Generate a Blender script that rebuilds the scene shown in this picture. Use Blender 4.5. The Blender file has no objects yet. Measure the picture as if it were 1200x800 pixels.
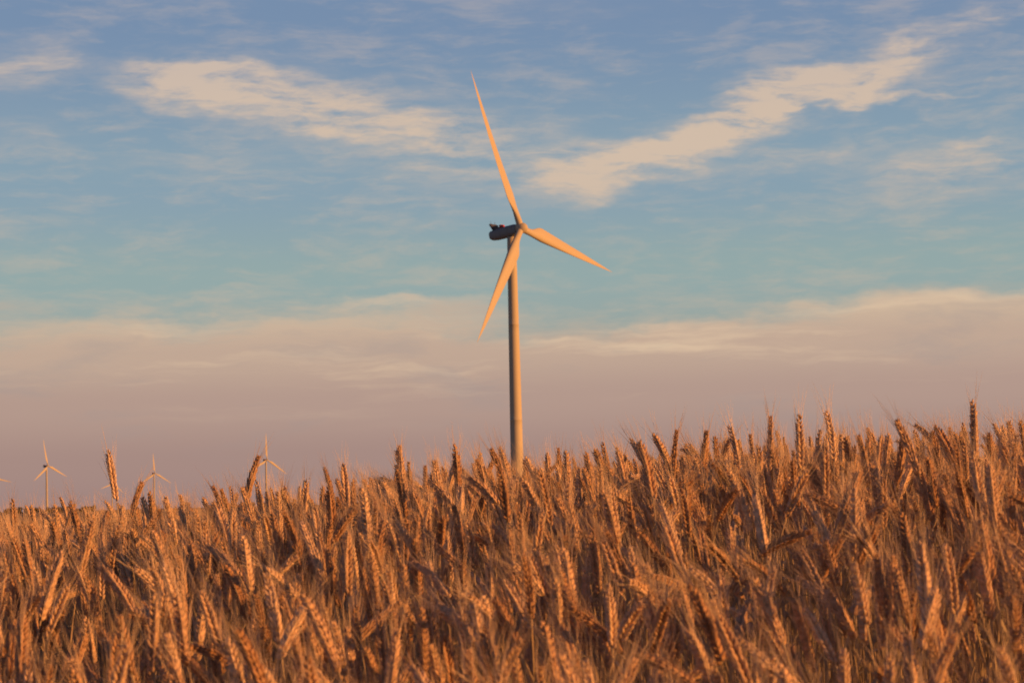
import bpy, math, random
from mathutils import Vector, Matrix, Euler, noise
random.seed(7)
R=random.random
def U(a,b): return a+(b-a)*random.random()
scene=bpy.context.scene
scene.view_settings.view_transform='Standard'
scene.view_settings.look='None'
scene.view_settings.exposure=0
ZC=2.6
PITCH=3.97; ROLL=1.4
FP=2667.0
def lin(c):
    out=[]
    for v in c:
        v/=255.0
        out.append(v/12.92 if v<=0.04045 else ((v+0.055)/1.055)**2.4)
    return out
def sstep(a,b,x):
    t=max(0,min(1,(x-a)/(b-a))); return t*t*(3-2*t)
def link(ob): scene.collection.objects.link(ob); return ob
def mesh_obj(name,verts,faces,mats=(),mi=None,smooth=True,do_link=True):
    me=bpy.data.meshes.new(name)
    me.from_pydata([tuple(v) for v in verts],[],faces)
    for m in mats: me.materials.append(m)
    if mi: me.polygons.foreach_set('material_index',mi)
    me.polygons.foreach_set('use_smooth',[smooth]*len(me.polygons))
    me.update()
    ob=bpy.data.objects.new(name,me)
    if do_link: link(ob)
    return ob

# ------------------------------------------------ materials
def new_mat(name):
    m=bpy.data.materials.new(name); m.use_nodes=True
    nt=m.node_tree; return m,nt,nt.nodes['Principled BSDF']
def straw(name,c1,c2,rough=0.75,transl=0.0,nscale=60):
    m,nt,b=new_mat(name); N=nt.nodes; L=nt.links
    oi=N.new('ShaderNodeObjectInfo')
    tc=N.new('ShaderNodeTexCoord')
    no=N.new('ShaderNodeTexNoise'); no.inputs['Scale'].default_value=nscale; no.inputs['Detail'].default_value=1
    L.new(tc.outputs['Object'],no.inputs['Vector'])
    mix=N.new('ShaderNodeMix'); mix.data_type='RGBA'
    mix.inputs[6].default_value=(*c1,1); mix.inputs[7].default_value=(*c2,1)
    L.new(oi.outputs['Random'],mix.inputs[0])
    mr=N.new('ShaderNodeMapRange'); mr.inputs[1].default_value=0.3; mr.inputs[2].default_value=0.7
    mr.inputs[3].default_value=0.72; mr.inputs[4].default_value=1.2
    L.new(no.outputs[0],mr.inputs[0])
    sc=N.new('ShaderNodeVectorMath'); sc.operation='SCALE'
    L.new(mix.outputs[2],sc.inputs[0]); L.new(mr.outputs[0],sc.inputs['Scale'])
    L.new(sc.outputs[0],b.inputs['Base Color'])
    b.inputs['Roughness'].default_value=rough
    b.inputs['Specular IOR Level'].default_value=0.25
    if transl>0:
        tr=N.new('ShaderNodeBsdfTranslucent'); L.new(sc.outputs[0],tr.inputs['Color'])
        ms=N.new('ShaderNodeMixShader'); ms.inputs[0].default_value=transl
        L.new(b.outputs[0],ms.inputs[1]); L.new(tr.outputs[0],ms.inputs[2])
        L.new(ms.outputs[0],N['Material Output'].inputs['Surface'])
    return m
M_EAR=straw('wheat_ear',(0.50,0.29,0.165),(0.86,0.64,0.46),0.7,0,90)
M_AWN=straw('wheat_awn',(0.70,0.52,0.37),(0.86,0.70,0.54),0.6,0,20)
M_STEM=straw('wheat_stem',(0.58,0.44,0.26),(0.72,0.58,0.38),0.6,0,25)
M_LEAF=straw('wheat_leaf',(0.42,0.38,0.27),(0.66,0.55,0.41),0.8,0.25,25)

def paint(name,col,rough=0.4,var=0.05):
    m,nt,b=new_mat(name); N=nt.nodes; L=nt.links
    tc=N.new('ShaderNodeTexCoord')
    mp=N.new('ShaderNodeMapping'); mp.inputs['Scale'].default_value=(1,1,0.04)
    no=N.new('ShaderNodeTexNoise'); no.inputs['Scale'].default_value=0.8; no.inputs['Detail'].default_value=5
    L.new(tc.outputs['Object'],mp.inputs[0]); L.new(mp.outputs[0],no.inputs['Vector'])
    mr=N.new('ShaderNodeMapRange'); mr.inputs[1].default_value=.3; mr.inputs[2].default_value=.7
    mr.inputs[3].default_value=1-var; mr.inputs[4].default_value=1+var*.3
    L.new(no.outputs[0],mr.inputs[0])
    sc=N.new('ShaderNodeVectorMath'); sc.operation='SCALE'; sc.inputs[0].default_value=col
    L.new(mr.outputs[0],sc.inputs['Scale']); L.new(sc.outputs[0],b.inputs['Base Color'])
    b.inputs['Roughness'].default_value=rough
    return m
M_WHITE=paint('turbine_white_paint',(0.60,0.545,0.43),.65)
M_GREY=paint('turbine_grey_paint',(0.27,0.30,0.34))
M_DARK=paint('turbine_dark_metal',(0.10,0.10,0.11))
M_RED=paint('turbine_red_beacon',(0.55,0.05,0.03))

# ground
def ground_mat():
    m,nt,b=new_mat('field_soil_and_stubble'); N=nt.nodes; L=nt.links
    tc=N.new('ShaderNodeTexCoord')
    n1=N.new('ShaderNodeTexNoise'); n1.inputs['Scale'].default_value=14; n1.inputs['Detail'].default_value=5
    L.new(tc.outputs['Object'],n1.inputs['Vector'])
    mp=N.new('ShaderNodeMapping'); mp.inputs['Scale'].default_value=(0.0012,0.004,1)
    L.new(tc.outputs['Object'],mp.inputs[0])
    n2=N.new('ShaderNodeTexVoronoi'); n2.inputs['Scale'].default_value=1
    L.new(mp.outputs[0],n2.inputs['Vector'])
    r1=N.new('ShaderNodeValToRGB'); e=r1.color_ramp.elements
    e[0].position=.3; e[0].color=(0.12,0.08,0.045,1); e[1].position=.7; e[1].color=(0.38,0.26,0.14,1)
    L.new(n1.outputs[0],r1.inputs[0])
    r2=N.new('ShaderNodeValToRGB'); e=r2.color_ramp.elements
    e[0].position=0; e[0].color=(1.0,0.95,0.85,1); e[1].position=1; e[1].color=(0.55,0.65,0.5,1)
    sp=N.new('ShaderNodeSeparateColor'); L.new(n2.outputs['Color'],sp.inputs[0]); L.new(sp.outputs[0],r2.inputs[0])
    mx=N.new('ShaderNodeMix'); mx.data_type='RGBA'; mx.blend_type='MULTIPLY'; mx.inputs[0].default_value=1
    L.new(r1.outputs[0],mx.inputs[6]); L.new(r2.outputs[0],mx.inputs[7])
    L.new(mx.outputs[2],b.inputs['Base Color'])
    b.inputs['Roughness'].default_value=0.95
    bp=N.new('ShaderNodeBump'); bp.inputs['Strength'].default_value=.6; bp.inputs['Distance'].default_value=.03
    L.new(n1.outputs[0],bp.inputs['Height']); L.new(bp.outputs[0],b.inputs['Normal'])
    return m

# ------------------------------------------------ terrain
def ground_z(x,y):
    lat=0.095+0.085*math.tanh(x/0.9)+0.02*math.tanh(x/8)+0.030*math.exp(-((x+.25)/.6)**2)
    prof=-0.36+0.36*sstep(1.6,5.6,y)
    near=ZC-0.90+lat+prof+0.012*math.sin(3.1*x+1.3*y)
    f=sstep(8,70,math.hypot(x*0.8,y))
    return near*(1-f)
def graded(n,maxv,a):
    k=math.asinh(maxv/a)
    return [a*math.sinh(k*(2*i/(n-1)-1)) for i in range(n)]
xs=graded(181,16000,3.0); ys=[y+5 for y in graded(181,16000,3.0)]
V=[(x,y,ground_z(x,y)) for y in ys for x in xs]
n=181
F=[(j*n+i,j*n+i+1,(j+1)*n+i+1,(j+1)*n+i) for j in range(n-1) for i in range(n-1)]
mesh_obj('ground',V,F,[ground_mat()])

# ------------------------------------------------ wheat plant variants
def frame_of(t):
    t=t.normalized()
    a=Vector((0,1,0))
    s=a.cross(t); 
    if s.length<1e-4: s=Vector((1,0,0))
    s.normalize()
    return t,s,t.cross(s)
class MB:
    def __init__(s): s.v=[];s.f=[];s.m=[]
    def tube(s,pts,rad,sides,mat,tip=True):
        base=len(s.v)
        for i,p in enumerate(pts):
            t=(pts[min(i+1,len(pts)-1)]-pts[max(i-1,0)])
            t,a,b=frame_of(t)
            for k in range(sides):
                an=2*math.pi*k/sides
                s.v.append(p+(a*math.cos(an)+b*math.sin(an))*rad[i])
        for i in range(len(pts)-1):
            for k in range(sides):
                k2=(k+1)%sides
                s.f.append((base+i*sides+k,base+i*sides+k2,base+(i+1)*sides+k2,base+(i+1)*sides+k)); s.m.append(mat)
    def ribbon(s,pts,side,w,mat):
        base=len(s.v)
        for i,p in enumerate(pts):
            s.v.append(p-side[i]*w[i]); s.v.append(p+side[i]*w[i])
        for i in range(len(pts)-1):
            b=base+2*i
            s.f.append((b,b+1,b+3,b+2)); s.m.append(mat)
def floret(mb,p,d,wid,L,w,th):
    d=d.normalized(); wid=(wid-d*wid.dot(d)).normalized(); n=d.cross(wid)
    base=len(mb.v); prof=[(0,.35),(.25,.92),(.52,1.0),(.80,.55)]
    K=5
    for t,r in prof:
        for k in range(K):
            an=2*math.pi*k/K
            mb.v.append(p+d*(L*t)+wid*(math.cos(an)*w*r)+n*(math.sin(an)*th*r))
    mb.v.append(p+d*L*1.12); tip=len(mb.v)-1
    for i in range(len(prof)-1):
        for k in range(K):
            k2=(k+1)%K
            mb.f.append((base+i*K+k,base+i*K+k2,base+(i+1)*K+k2,base+(i+1)*K+k)); mb.m.append(0)
    l=base+(len(prof)-1)*K
    for k in range(K):
        mb.f.append((l+k,l+(k+1)%K,tip)); mb.m.append(0)
    return p+d*L
def wheat(i,bend,earL,H,leaves):
    mb=MB()
    pts=[];p=Vector((0,0,0));ang=math.radians(U(0,4));N=22
    ds=H/N; b0=U(.64,.78)
    side_w=U(-.08,.08); swp=U(0,6)
    for k in range(N+1):
        pts.append(p.copy())
        t=k/N
        a=ang+math.radians(bend)*0.75*sstep(b0,1.05,t)+.03*math.sin(swp+t*6)
        p=p+Vector((math.sin(a),side_w*t*.4,math.cos(a)))*ds
    r=[0.0020-0.0009*(k/N) for k in range(N+1)]
    mb.tube(pts,r,4,2)
    for tt in (0.3,0.55):
        c=pts[int(tt*N)]
        mb.tube([c-Vector((0,0,.004)),c,c+Vector((0,0,.004))],[.0018,.0027,.0018],5,3)
    a0=ang+math.radians(bend)*0.75
    q=pts[-1].copy(); M=int(earL/.0046)+int(U(-1,2)); step=earL/M; axis=[]
    sbend=U(-.25,.25); slim=U(.94,1.18)
    for k in range(M+1):
        a=a0+math.radians(bend)*0.4*(k/M)+sbend*.4*(k/M)
        d=Vector((math.sin(a),side_w*.4+sbend*(k/M)*.6,math.cos(a))).normalized()
        axis.append((q.copy(),d)); q=q+d*step
    mb.tube([x[0] for x in axis],[.0011]*(M+1),3,2)
    tw=U(0,math.pi)
    for k in range(M+1):
        c,d=axis[k]; t=k/M
        _,s,b=frame_of(d)
        tk=tw+t*U(.3,.6)
        sa=s*math.cos(tk)+b*math.sin(tk); sb=d.cross(sa)
        sg=1 if k%2 else -1
        size=slim*(0.58+0.50*math.sin(math.pi*min(1,(t*.84+.16))))*U(.86,1.12)
        if k==M: sg=0
        for j in (-1,0,1):
            out=sa*sg*(0.34 if j else .46)+sb*j*.34+Vector((U(-.06,.06),U(-.06,.06),U(-.06,.06)))
            dd=(d+out*U(.75,1.15)).normalized()
            p0=c+sa*sg*.0017+sb*j*.0016
            L=.0135*size*(1 if j else .92)
            tip=floret(mb,p0,dd,sb if j==0 else sa,L,.0030*size,.0025*size)
            if (j!=0) and R()<.5:
                La=U(.035,.075)*(1-.25*abs(t-.5))
                ad=(d+out*.36+Vector((U(-.08,.08),U(-.08,.08),U(-.08,.08)))).normalized()
                cv=(d*.12+Vector((U(-.14,.14),U(-.14,.14),U(-.14,.08))))
                ap=[tip-dd*.002+ad*(La*x)+cv*(La*x*x) for x in (0,.5,1)]
                mb.tube(ap,[.00038,.00027,.00008],3,1)
    for l in range(leaves):
        t0=U(.25,.66) if l else U(.6,.72)
        c=pts[int(t0*N)]; az=U(0,2*math.pi); Ll=U(.12,.24); w0=U(.003,.0055)
        h=Vector((math.cos(az),math.sin(az),0)); sd=Vector((-math.sin(az),math.cos(az),0))
        a=math.radians(U(8,28)); droop=math.radians(U(60,150)); S=7
        P=[];W=[];SD=[];q=c.copy(); tws=U(-2.5,2.5)
        for k in range(S+1):
            u=k/S; P.append(q.copy()); W.append(w0*(1-u**2.2)*(0.6+.4*min(1,u*5))+.0003)
            aa=a+droop*u**1.4
            dr=h*math.sin(aa)+Vector((0,0,math.cos(aa)))
            nn=dr.cross(sd)
            SD.append(sd*math.cos(tws*u)+nn*math.sin(tws*u))
            q=q+dr*(Ll/S)
        mb.ribbon(P,SD,W,3)
    ob=mesh_obj('wheat_stalk_%02d'%i,mb.v,mb.f,[M_EAR,M_AWN,M_STEM,M_LEAF],mb.m,True,False)
    return ob
coll=bpy.data.collections.new('wheat_stalks')
bends=[2,6,10,14,18,22,26,30,36,42,50,58,68,4,8,12,16,20,24,5]
for i,bd in enumerate(bends):
    coll.objects.link(wheat(i,bd,U(.076,.116),0.76+0.0006*bd,random.choice([1,1,2,2])))
NV=len(bends)
UPR=[0,1,2,3,4,13,14,15,16,19]
pos=[];rot=[];scl=[];idx=[]
def add(x,y,s=None,lean=None,ix=None,az=None,dz=0):
    pos.append((x,y,ground_z(x,y)-0.01+dz))
    ln=math.radians(abs(random.gauss(0,4.0))) if lean is None else lean
    la=U(0,2*math.pi)
    m=Matrix.Rotation(ln,3,Vector((math.cos(la),math.sin(la),0)))@Matrix.Rotation(U(0,2*math.pi) if az is None else az,3,'Z')
    e=m.to_euler(); rot.append((e.x,e.y,e.z))
    scl.append(s if s else min(1.06,max(.77,random.gauss(.95,.055))))
    idx.append(random.randrange(NV) if ix is None else ix)
def scatter(y0,y1,dens,mx):
    hw=.27*y1+mx; cnt=int((y1-y0)*2*hw*dens)
    for _ in range(cnt):
        y=U(y0,y1); x=U(-hw,hw)
        if abs(x)>.27*y+mx: continue
        if noise.noise(Vector((x*5,y*5,0)))<-.15 and R()<.65: continue
        az=None
        if R()<.55: az=random.gauss(math.radians(170),.8)
        if y>4 and R()<.015: add(x,y,U(1.06,1.11),None,random.choice(UPR),az)
        else: add(x,y,az=az)
scatter(1.35,7.5,260,1.0)
scatter(7.5,12,120,1.5)
scatter(12,30,20,3)
for (x,y,s,ix) in [(-1.0,5.9,1.19,3),(-.705,6.0,1.14,4),(-.25,5.5,1.09,2)]:
    add(x,y,s,0.03,ix)
me=bpy.data.meshes.new('wheat_field'); me.from_pydata(pos,[],[])
at=me.attributes.new('rot','FLOAT_VECTOR','POINT'); at.data.foreach_set('vector',[c for r in rot for c in r])
at=me.attributes.new('scl','FLOAT','POINT'); at.data.foreach_set('value',scl)
at=me.attributes.new('idx','INT','POINT'); at.data.foreach_set('value',idx)
wf=link(bpy.data.objects.new('wheat_field',me))
ng=bpy.data.node_groups.new('wheat_instancing','GeometryNodeTree')
ng.interface.new_socket('Geometry',in_out='INPUT',socket_type='NodeSocketGeometry')
ng.interface.new_socket('Geometry',in_out='OUTPUT',socket_type='NodeSocketGeometry')
gi=ng.nodes.new('NodeGroupInput'); go=ng.nodes.new('NodeGroupOutput')
iop=ng.nodes.new('GeometryNodeInstanceOnPoints'); ci=ng.nodes.new('GeometryNodeCollectionInfo')
ci.inputs['Collection'].default_value=coll; ci.inputs['Separate Children'].default_value=True; ci.inputs['Reset Children'].default_value=True
def na(nm,t):
    x=ng.nodes.new('GeometryNodeInputNamedAttribute'); x.data_type=t; x.inputs['Name'].default_value=nm; return x.outputs['Attribute']
e2r=ng.nodes.new('FunctionNodeEulerToRotation')
G=ng.links
G.new(gi.outputs[0],iop.inputs['Points']); G.new(ci.outputs[0],iop.inputs['Instance'])
iop.inputs['Pick Instance'].default_value=True
G.new(na('idx','INT'),iop.inputs['Instance Index'])
G.new(na('rot','FLOAT_VECTOR'),e2r.inputs[0]); G.new(e2r.outputs[0],iop.inputs['Rotation'])
G.new(na('scl','FLOAT'),iop.inputs['Scale'])
G.new(iop.outputs[0],go.inputs[0])
wf.modifiers.new('stalks','NODES').node_group=ng
print('stalks',len(pos))

# ------------------------------------------------ wind turbines
HUBZ=80.0
def lathe(prof,seg=40):
    v=[];f=[]
    for r,z in prof:
        for k in range(seg):
            a=2*math.pi*k/seg; v.append(Vector((r*math.cos(a),r*math.sin(a),z)))
    for i in range(len(prof)-1):
        for k in range(seg):
            k2=(k+1)%seg; f.append((i*seg+k,i*seg+k2,(i+1)*seg+k2,(i+1)*seg+k))
    return v,f
prof=[]
for i in range(0,41):
    z=78.0*i/40; r=1.95-(1.95-1.28)*(i/40)
    prof.append((r,z))
    if i in (13,27): prof+= [(r+.015,z+.02),(r+.015,z+.16),(r,z+.18)]
prof=[(2.6,-.3),(2.6,.25),(1.98,.3)]+prof[1:]+[(1.0,78.02)]
tv,tf=lathe(prof)
tower_me=mesh_obj('tower_mesh',tv,tf,[M_WHITE],None,True,False).data
def loft(secs,seg=32,pw=3.2):
    v=[];f=[]
    for (x,hw,hh,zc) in secs:
        for k in range(seg):
            a=2*math.pi*k/seg; c=math.cos(a); s=math.sin(a)
            yy=hw*math.copysign(abs(c)**(2/pw),c); zz=hh*math.copysign(abs(s)**(2/pw),s)
            v.append(Vector((x,yy,zc+zz)))
    for i in range(len(secs)-1):
        for k in range(seg):
            k2=(k+1)%seg; f.append((i*seg+k,i*seg+k2,(i+1)*seg+k2,(i+1)*seg+k))
    f.append(tuple(range(seg))[::-1]); f.append(tuple((len(secs)-1)*seg+k for k in range(seg)))
    return v,f
nv,nf=loft([(-7.2,.8,.7,.2),(-7.05,1.25,1.1,.15),(-6.6,1.45,1.35,.1),(-5,1.6,1.55,.05),(-1,1.65,1.65,0),(1.2,1.6,1.6,0),(1.9,1.45,1.5,0),(2.1,1.3,1.35,0)])
nm=[0]*len(nf)
def addbox(v,f,m,c,sz,mat,rotm=None,taper=1):
    b=len(v)
    for dz in (-1,1):
        for dy in (-1,1):
            for dx in (-1,1):
                q=Vector((dx*sz[0]/2*(taper if dz>0 else 1),dy*sz[1]/2,dz*sz[2]/2))
                if rotm: q=rotm@q
                v.append(Vector(c)+q)
    for q in ((0,2,3,1),(4,5,7,6),(0,1,5,4),(2,6,7,3),(0,4,6,2),(1,3,7,5)):
        f.append(tuple(b+k for k in q)); m.append(mat)
RY=Matrix.Rotation(math.radians(-25),3,'Y')
addbox(nv,nf,nm,(-5.6,0,2.35),(.4,3.4,2.1),2,RY)
addbox(nv,nf,nm,(-4.5,1.3,1.95),(2.1,.14,.95),2)
addbox(nv,nf,nm,(-4.5,-1.3,1.95),(2.1,.14,.95),2)
addbox(nv,nf,nm,(-3.5,.3,2.0),(.8,.8,1.3),3)
addbox(nv,nf,nm,(-2.6,-.6,1.9),(1.3,.9,.6),3)
addbox(nv,nf,nm,(-5.9,1.0,3.7),(.08,.08,.9),2)
addbox(nv,nf,nm,(-5.9,-1.0,3.7),(.08,.08,.9),2)
addbox(nv,nf,nm,(-1.5,-1.66,.1),(2.2,.06,1.0),1)
addbox(nv,nf,nm,(-1.5,1.66,.1),(2.2,.06,1.0),1)
nac_me=mesh_obj('nacelle_mesh',nv,nf,[M_GREY,M_GREY,M_DARK,M_RED],nm,False,False).data
hv,hf=lathe([(1.15,-1.3),(1.45,-1.1),(1.6,-.3),(1.55,.5),(1.3,1.2),(.85,1.75),(.4,2.0),(.02,2.08)],28)
hub_me=mesh_obj('hub_mesh',hv,hf,[M_WHITE],None,True,False).data
BL=47.0
def blade_mesh():
    v=[];f=[];S=36;K=24
    for i in range(S+1):
        u=i/S; z=1.0+u*(BL-1.0)
        CM=4.0
        if u<.2: ch=1.9+(CM-1.9)*sstep(.03,.2,u)
        else: ch=CM*(1-(u-.2)/.8)**.86*.86+.14*CM*(1-((u-.2)/.8)**3)
        ch=max(ch,.12)
        rnd=1-sstep(.02,.17,u)
        th=ch*(.30*(1-sstep(.1,.7,u))+.15)
        tw=math.radians(14*(1-u)**1.8+2)
        lead=.5*rnd+.30*(1-rnd)
        pre=.5*u*u
        for k in range(K):
            a=2*math.pi*k/K
            cx=.5-.5*math.cos(a)
            circ_x=cx*1.9-.95; circ_y=math.sin(a)*.95
            t=5*(.2969*math.sqrt(max(cx,0))-.126*cx-.3516*cx*cx+.2843*cx**3-.1015*cx**4)
            ay=math.copysign(t*th*1.0,math.sin(a)) if abs(math.sin(a))>1e-6 else 0
            ax=(cx-lead)*ch
            x=circ_x*rnd+ax*(1-rnd); y=circ_y*rnd+ay*(1-rnd)
            X=x*math.cos(tw)-y*math.sin(tw); Y=x*math.sin(tw)+y*math.cos(tw)
            v.append(Vector((X,Y+pre,z)))
    for i in range(S):
        for k in range(K):
            k2=(k+1)%K; f.append((i*K+k,i*K+k2,(i+1)*K+k2,(i+1)*K+k))
    f.append(tuple(S*K+k for k in range(K)))
    return mesh_obj('blade_mesh',v,f,[M_WHITE],None,True,False).data
blade_me=blade_mesh()
def turbine(x,y,alpha,yaw=56.0,tilt=8.5):
    e=bpy.data.objects.new('wind_turbine',None); link(e); e.location=(x,y,ground_z(x,y)-.2)
    def child(nm,me,mat):
        o=bpy.data.objects.new(nm,me); link(o); o.parent=e; o.matrix_local=mat; return o
    sy,cy=math.sin(math.radians(yaw)),math.cos(math.radians(yaw))
    st,ct=math.sin(math.radians(tilt)),math.cos(math.radians(tilt))
    A=Vector((sy*ct,-cy*ct,st)); S=Vector((cy,sy,0)); Uv=S.cross(A)
    if Uv.z<0: Uv=-Uv
    child('tower',tower_me,Matrix.Identity(4))
    def mat(xa,ya,za,loc):
        m=Matrix((xa,ya,za)).transposed().to_4x4(); m.translation=loc; return m
    c=Vector((0,0,HUBZ-.3))
    child('nacelle',nac_me,mat(A,Uv.cross(A),Uv,c))
    h=c+A*3.4
    child('hub',hub_me,mat(Uv,A.cross(Uv),A,h))
    for i in range(3):
        a=math.radians(alpha+120*i)
        D=Uv*math.cos(a)+S*math.sin(a)
        child('blade_%d'%(i+1),blade_me,mat(A.cross(D),A,D,h))
    return e
turbine(.6,650,-18.0)
turbine(-806,3920,-5)
turbine(-422,3862,4,40)
turbine(-801,5055,0,40)
turbine(-1212,6850,10,40)
turbine(-1197,5214,-18,30)

# ------------------------------------------------ distant tree line
m,nt,b=new_mat('distant_foliage'); b.inputs['Roughness'].default_value=.9
no=nt.nodes.new('ShaderNodeTexNoise'); no.inputs['Scale'].default_value=.4
rp=nt.nodes.new('ShaderNodeValToRGB'); rp.color_ramp.elements[0].color=(.04,.045,.025,1); rp.color_ramp.elements[1].color=(.11,.11,.06,1)
tcn=nt.nodes.new('ShaderNodeTexCoord'); nt.links.new(tcn.outputs['Object'],no.inputs['Vector']); nt.links.new(no.outputs[0],rp.inputs[0]); nt.links.new(rp.outputs[0],b.inputs['Base Color'])
tv=[];tf=[]
def tuft(c,r):
    for _ in range(60):
        d=Vector((random.gauss(0,1),random.gauss(0,1),random.gauss(0,1))).normalized()*r*U(.5,1)
        d.z*=.9
        p=c+d; s=r*.35
        a=Vector((U(-1,1),U(-1,1),U(-1,1))).normalized()*s; q=Vector((U(-1,1),U(-1,1),U(-1,1))).normalized()*s
        k=len(tv); tv.extend([p-a,p+q,p+a,p-q]); tf.append((k,k+1,k+2,k+3))
for (x0,x1,yy,dn) in [(-700,-560,3000,34),(-440,-330,3300,14),(-250,600,4200,60),(-1500,-900,4600,40)]:
    for _ in range(dn):
        x=U(x0,x1); r=U(2.0,3.6)
        for q in range(2): tuft(Vector((x+U(-3,3),yy+U(-30,30),r*.8+q*r*.8)),r)
mesh_obj('distant_trees',tv,tf,[m],None,False)

# ------------------------------------------------ world
w=bpy.data.worlds.new('World'); scene.world=w; w.use_nodes=True
nt=w.node_tree; N=nt.nodes; L=nt.links
bg=N['Background']
SUN_EL=10.0; SUN_AZ=111.0
sky=N.new('ShaderNodeTexSky'); sky.sky_type='NISHITA'; sky.sun_disc=False
sky.sun_elevation=math.radians(SUN_EL); sky.sun_rotation=math.radians(SUN_AZ)
sky.air_density=1.2; sky.dust_density=2.0
def M(op,a,b=None,c=None,clamp=False):
    n=N.new('ShaderNodeMath'); n.operation=op; n.use_clamp=clamp
    for i,v in enumerate((a,b,c)):
        if v is None: continue
        if isinstance(v,(int,float)): n.inputs[i].default_value=v
        else: L.new(v,n.inputs[i])
    return n.outputs[0]
def MR(v,a,b,c,d,t='SMOOTHSTEP'):
    n=N.new('ShaderNodeMapRange'); n.interpolation_type=t
    L.new(v,n.inputs[0])
    for i,x in enumerate((a,b,c,d)): n.inputs[i+1].default_value=x
    return n.outputs[0]
def comb(x,y,z=0.0):
    n=N.new('ShaderNodeCombineXYZ')
    for i,v in enumerate((x,y,z)):
        if isinstance(v,(int,float)): n.inputs[i].default_value=v
        else: L.new(v,n.inputs[i])
    return n.outputs[0]
def NOI(vec,scale,detail=6,rough=.55,dist=0):
    n=N.new('ShaderNodeTexNoise'); n.noise_dimensions='2D'; L.new(vec,n.inputs['Vector'])
    n.inputs['Scale'].default_value=scale; n.inputs['Detail'].default_value=detail
    n.inputs['Roughness'].default_value=rough; n.inputs['Distortion'].default_value=dist
    return n.outputs[0],n.outputs[1]
def MAPN(vec,loc=(0,0,0),rz=0,sc=(1,1,1),t='POINT'):
    n=N.new('ShaderNodeMapping'); n.vector_type=t; L.new(vec,n.inputs[0])
    n.inputs['Location'].default_value=loc; n.inputs['Rotation'].default_value=(0,0,math.radians(rz)); n.inputs['Scale'].default_value=sc
    return n.outputs[0]
def MIXC(f,a,b,bt='MIX'):
    n=N.new('ShaderNodeMix'); n.data_type='RGBA'; n.blend_type=bt
    if isinstance(f,(int,float)): n.inputs[0].default_value=f
    else: L.new(f,n.inputs[0])
    for i,v in ((6,a),(7,b)):
        if isinstance(v,(tuple,list)): n.inputs[i].default_value=(*v[:3],1)
        else: L.new(v,n.inputs[i])
    return n.outputs[2]
tc=N.new('ShaderNodeTexCoord'); sep=N.new('ShaderNodeSeparateXYZ'); L.new(tc.outputs['Generated'],sep.inputs[0])
X,Y,Z=sep.outputs
az=M('MULTIPLY',M('ARCTAN2',X,Y),57.2958)
el=M('MULTIPLY',M('ARCSINE',Z),57.2958)
uv=comb(az,el)
cr,sr=math.cos(math.radians(ROLL)),math.sin(math.radians(ROLL))
def sk(px,py):
    u=px-600; v=400-py
    u2=u*cr+v*sr; v2=-u*sr+v*cr
    return math.degrees(math.atan(u2/FP)), PITCH+math.degrees(math.atan(v2/FP))
pos_=M('SQRT',M('DIVIDE',M('MAXIMUM',el,0.0),90.0))
def RAMP(stops):
    r=N.new('ShaderNodeValToRGB'); r.color_ramp.interpolation='EASE'; L.new(pos_,r.inputs[0])
    e=r.color_ramp.elements
    while len(e)<len(stops): e.new(.5)
    for q,(d,c) in zip(e,stops):
        q.position=math.sqrt(d/90.0); q.color=(*lin(c),1)
    return r.outputs[0]
clear=RAMP([(0,(158,134,130)),(1.5,(166,144,138)),(3.5,(156,164,158)),(5.6,(147,169,170)),(8,(135,160,177)),(12.5,(117,141,173)),(25,(62,80,120)),(90,(34,47,80))])
_,wc=NOI(MAPN(uv,sc=(.35,.8,1)),.9,4,.58)
vm=N.new('ShaderNodeVectorMath'); vm.operation='SUBTRACT'; L.new(wc,vm.inputs[0]); vm.inputs[1].default_value=(.5,.5,.5)
def warp(ax,ay):
    vs=N.new('ShaderNodeVectorMath'); vs.operation='MULTIPLY'; L.new(vm.outputs[0],vs.inputs[0]); vs.inputs[1].default_value=(ax,ay,0)
    va=N.new('ShaderNodeVectorMath'); va.operation='ADD'; L.new(uv,va.inputs[0]); L.new(vs.outputs[0],va.inputs[1])
    return va.outputs[0]
wuv=warp(3.0,1.5)
tuv=warp(1.4,.5)
def blob(px,py,lx,ly,ang,amp,src=None):
    c=sk(px,py)
    mv=MAPN(src or wuv,loc=(c[0],c[1],0),rz=ang,sc=(lx/46.5,ly/46.5,1),t='TEXTURE')
    ln=N.new('ShaderNodeVectorMath'); ln.operation='LENGTH'; L.new(mv,ln.inputs[0])
    return MR(ln.outputs['Value'],0,2.0,amp,0)
def total(lst):
    s=None
    for b_ in lst:
        v=blob(*b_); s=v if s is None else M('ADD',s,v)
    return s
T=total([(210,100,80,26,-4,1.0),(320,122,105,34,-8,.95),(450,150,110,38,-12,.78),(590,168,110,46,-8,.5),
 (735,190,80,28,16,1.0),(850,148,100,24,24,.9),(950,112,100,24,14,.95),(1050,82,80,28,20,.9),(680,195,130,40,0,.3),
 (1025,112,55,11,52,.6),(1060,123,140,5,3,.75),
 (930,190,80,18,6,.65),(1120,207,90,28,4,.85),(1180,170,60,16,0,.45),
 (15,85,55,28,4,.85),(20,165,60,22,-10,.5),(1190,34,60,20,14,.8),
 (240,188,120,12,0,.4),(530,262,80,9,8,.4),(640,12,150,20,-6,.35),(360,220,180,26,0,.2)])
nz1,_=NOI(MAPN(tuv,rz=-12,sc=(.32,1.0,1)),1.0,6,.60,.0)
nz2,_=NOI(MAPN(tuv,rz=20,sc=(.42,2.4,1)),1.6,5,.62,.0)
tex=M('ADD',M('MULTIPLY',nz1,1.1),M('MULTIPLY',nz2,.9))
dens=M('MULTIPLY',T,M('SUBTRACT',M('MULTIPLY',tex,2.1),1.15))
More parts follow.
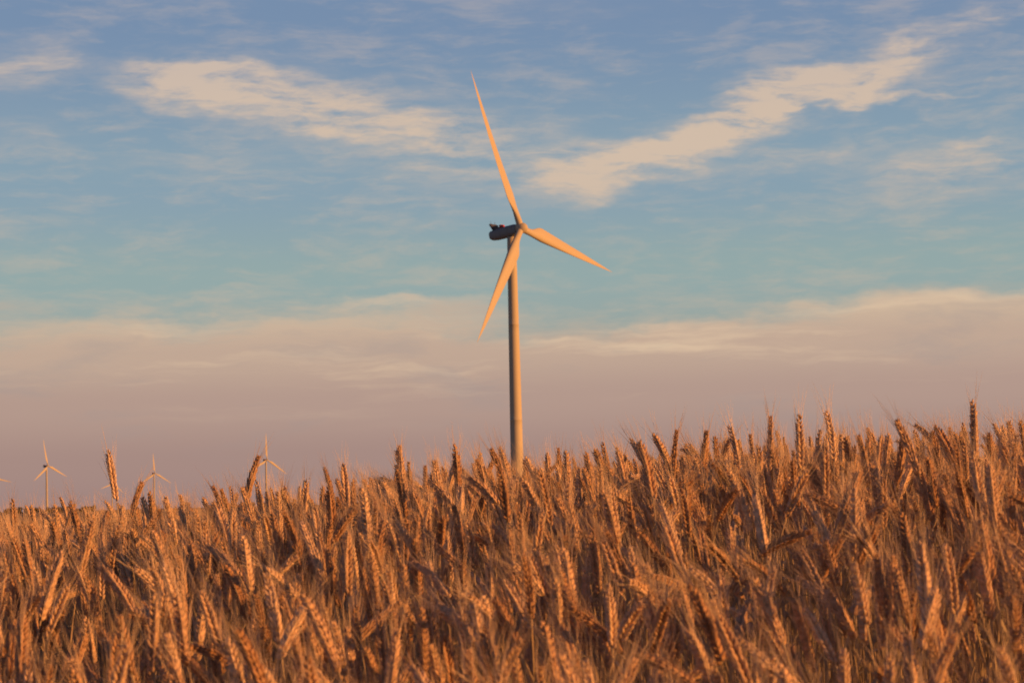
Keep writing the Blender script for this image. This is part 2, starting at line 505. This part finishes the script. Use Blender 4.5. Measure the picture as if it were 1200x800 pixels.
d_hi=MR(dens,.0,1.6,0,.92)
veil=MR(tex,.85,1.5,0,.34)
cl_hi=M('MAXIMUM',d_hi,veil)
fade=MR(el,14,30,1,.6); cl_hi=M('MULTIPLY',cl_hi,fade)
c_cloud=RAMP([(0,(188,160,142)),(5,(214,186,162)),(9,(221,194,169)),(13,(208,188,174)),(40,(95,93,105)),(90,(60,65,85))])
col=MIXC(M('MULTIPLY',cl_hi,.95),clear,c_cloud)
lip=total([(90,340,170,18,0,1.0),(440,352,190,13,-1,1.0),(1060,364,190,16,2,1.0),(780,396,160,12,0,.6),(320,378,200,18,0,.6)])
dip=blob(760,350,170,60,0,.45,uv)
n3,_=NOI(MAPN(tuv,sc=(.22,.9,1)),1.0,5,.6)
n5,_=NOI(MAPN(tuv,sc=(.12,1.3,1)),1.2,5,.62)
wsep=N.new('ShaderNodeSeparateXYZ'); L.new(wuv,wsep.inputs[0])
uel=M('ADD',M('MULTIPLY',wsep.outputs[1],.5),M('MULTIPLY',el,.5))
edge=M('ADD',M('ADD',M('ADD',uel,M('MULTIPLY',M('SUBTRACT',n3,.5),-2.0)),M('MULTIPLY',lip,-.45)),dip)
bank=MR(edge,4.0,5.05,.97,0)
c_bank=RAMP([(0,(160,131,128)),(1.2,(169,140,133)),(2.6,(182,153,142)),(3.8,(196,168,150)),(4.8,(210,183,158)),(6,(220,192,165)),(90,(150,140,135))])
litc=MR(M('ADD',M('MULTIPLY',lip,.45),M('MULTIPLY',M('SUBTRACT',n5,.5),2.4)),0,1.0,0,.95)
litc=M('MULTIPLY',litc,MR(el,1.5,4.0,0,1))
bankc=MIXC(litc,c_bank,tuple(lin((228,198,167))))
greyc=M('MULTIPLY',MR(n3,.5,.75,0,.3),MR(el,.8,2.5,0,1))
bankc=MIXC(greyc,bankc,tuple(lin((158,148,148))))
col=MIXC(bank,col,bankc)
dim=MR(M('ABSOLUTE',M('SUBTRACT',az,15.0)),35,85,10.2,5.8)  # unseen sky beside the view dimmed on purpose, deepening the turbine's shaded side
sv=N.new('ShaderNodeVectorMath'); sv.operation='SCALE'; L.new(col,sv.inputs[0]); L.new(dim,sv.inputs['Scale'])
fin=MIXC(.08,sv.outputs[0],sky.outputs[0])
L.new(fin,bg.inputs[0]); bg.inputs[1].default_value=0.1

# ------------------------------------------------ sun
sd=bpy.data.lights.new('sun','SUN'); sd.energy=4.8; sd.angle=math.radians(.6); sd.color=(1.0,.395,.09)
so=link(bpy.data.objects.new('sun',sd))
a=math.radians(SUN_AZ); e_=math.radians(SUN_EL)
dv=Vector((math.sin(a)*math.cos(e_),math.cos(a)*math.cos(e_),math.sin(e_)))
so.rotation_euler=dv.to_track_quat('Z','Y').to_euler(); so.location=dv*100
# ------------------------------------------------ camera
cd=bpy.data.cameras.new('camera'); cd.lens=80; cd.sensor_width=36; cd.clip_start=.05; cd.clip_end=60000
cd.dof.use_dof=True; cd.dof.focus_distance=9; cd.dof.aperture_fstop=14
co=link(bpy.data.objects.new('camera',cd)); co.location=(0,0,ZC)
co.rotation_euler=(Matrix.Rotation(math.radians(90+PITCH),3,'X')@Matrix.Rotation(math.radians(-ROLL),3,'Z')).to_euler()
scene.camera=co
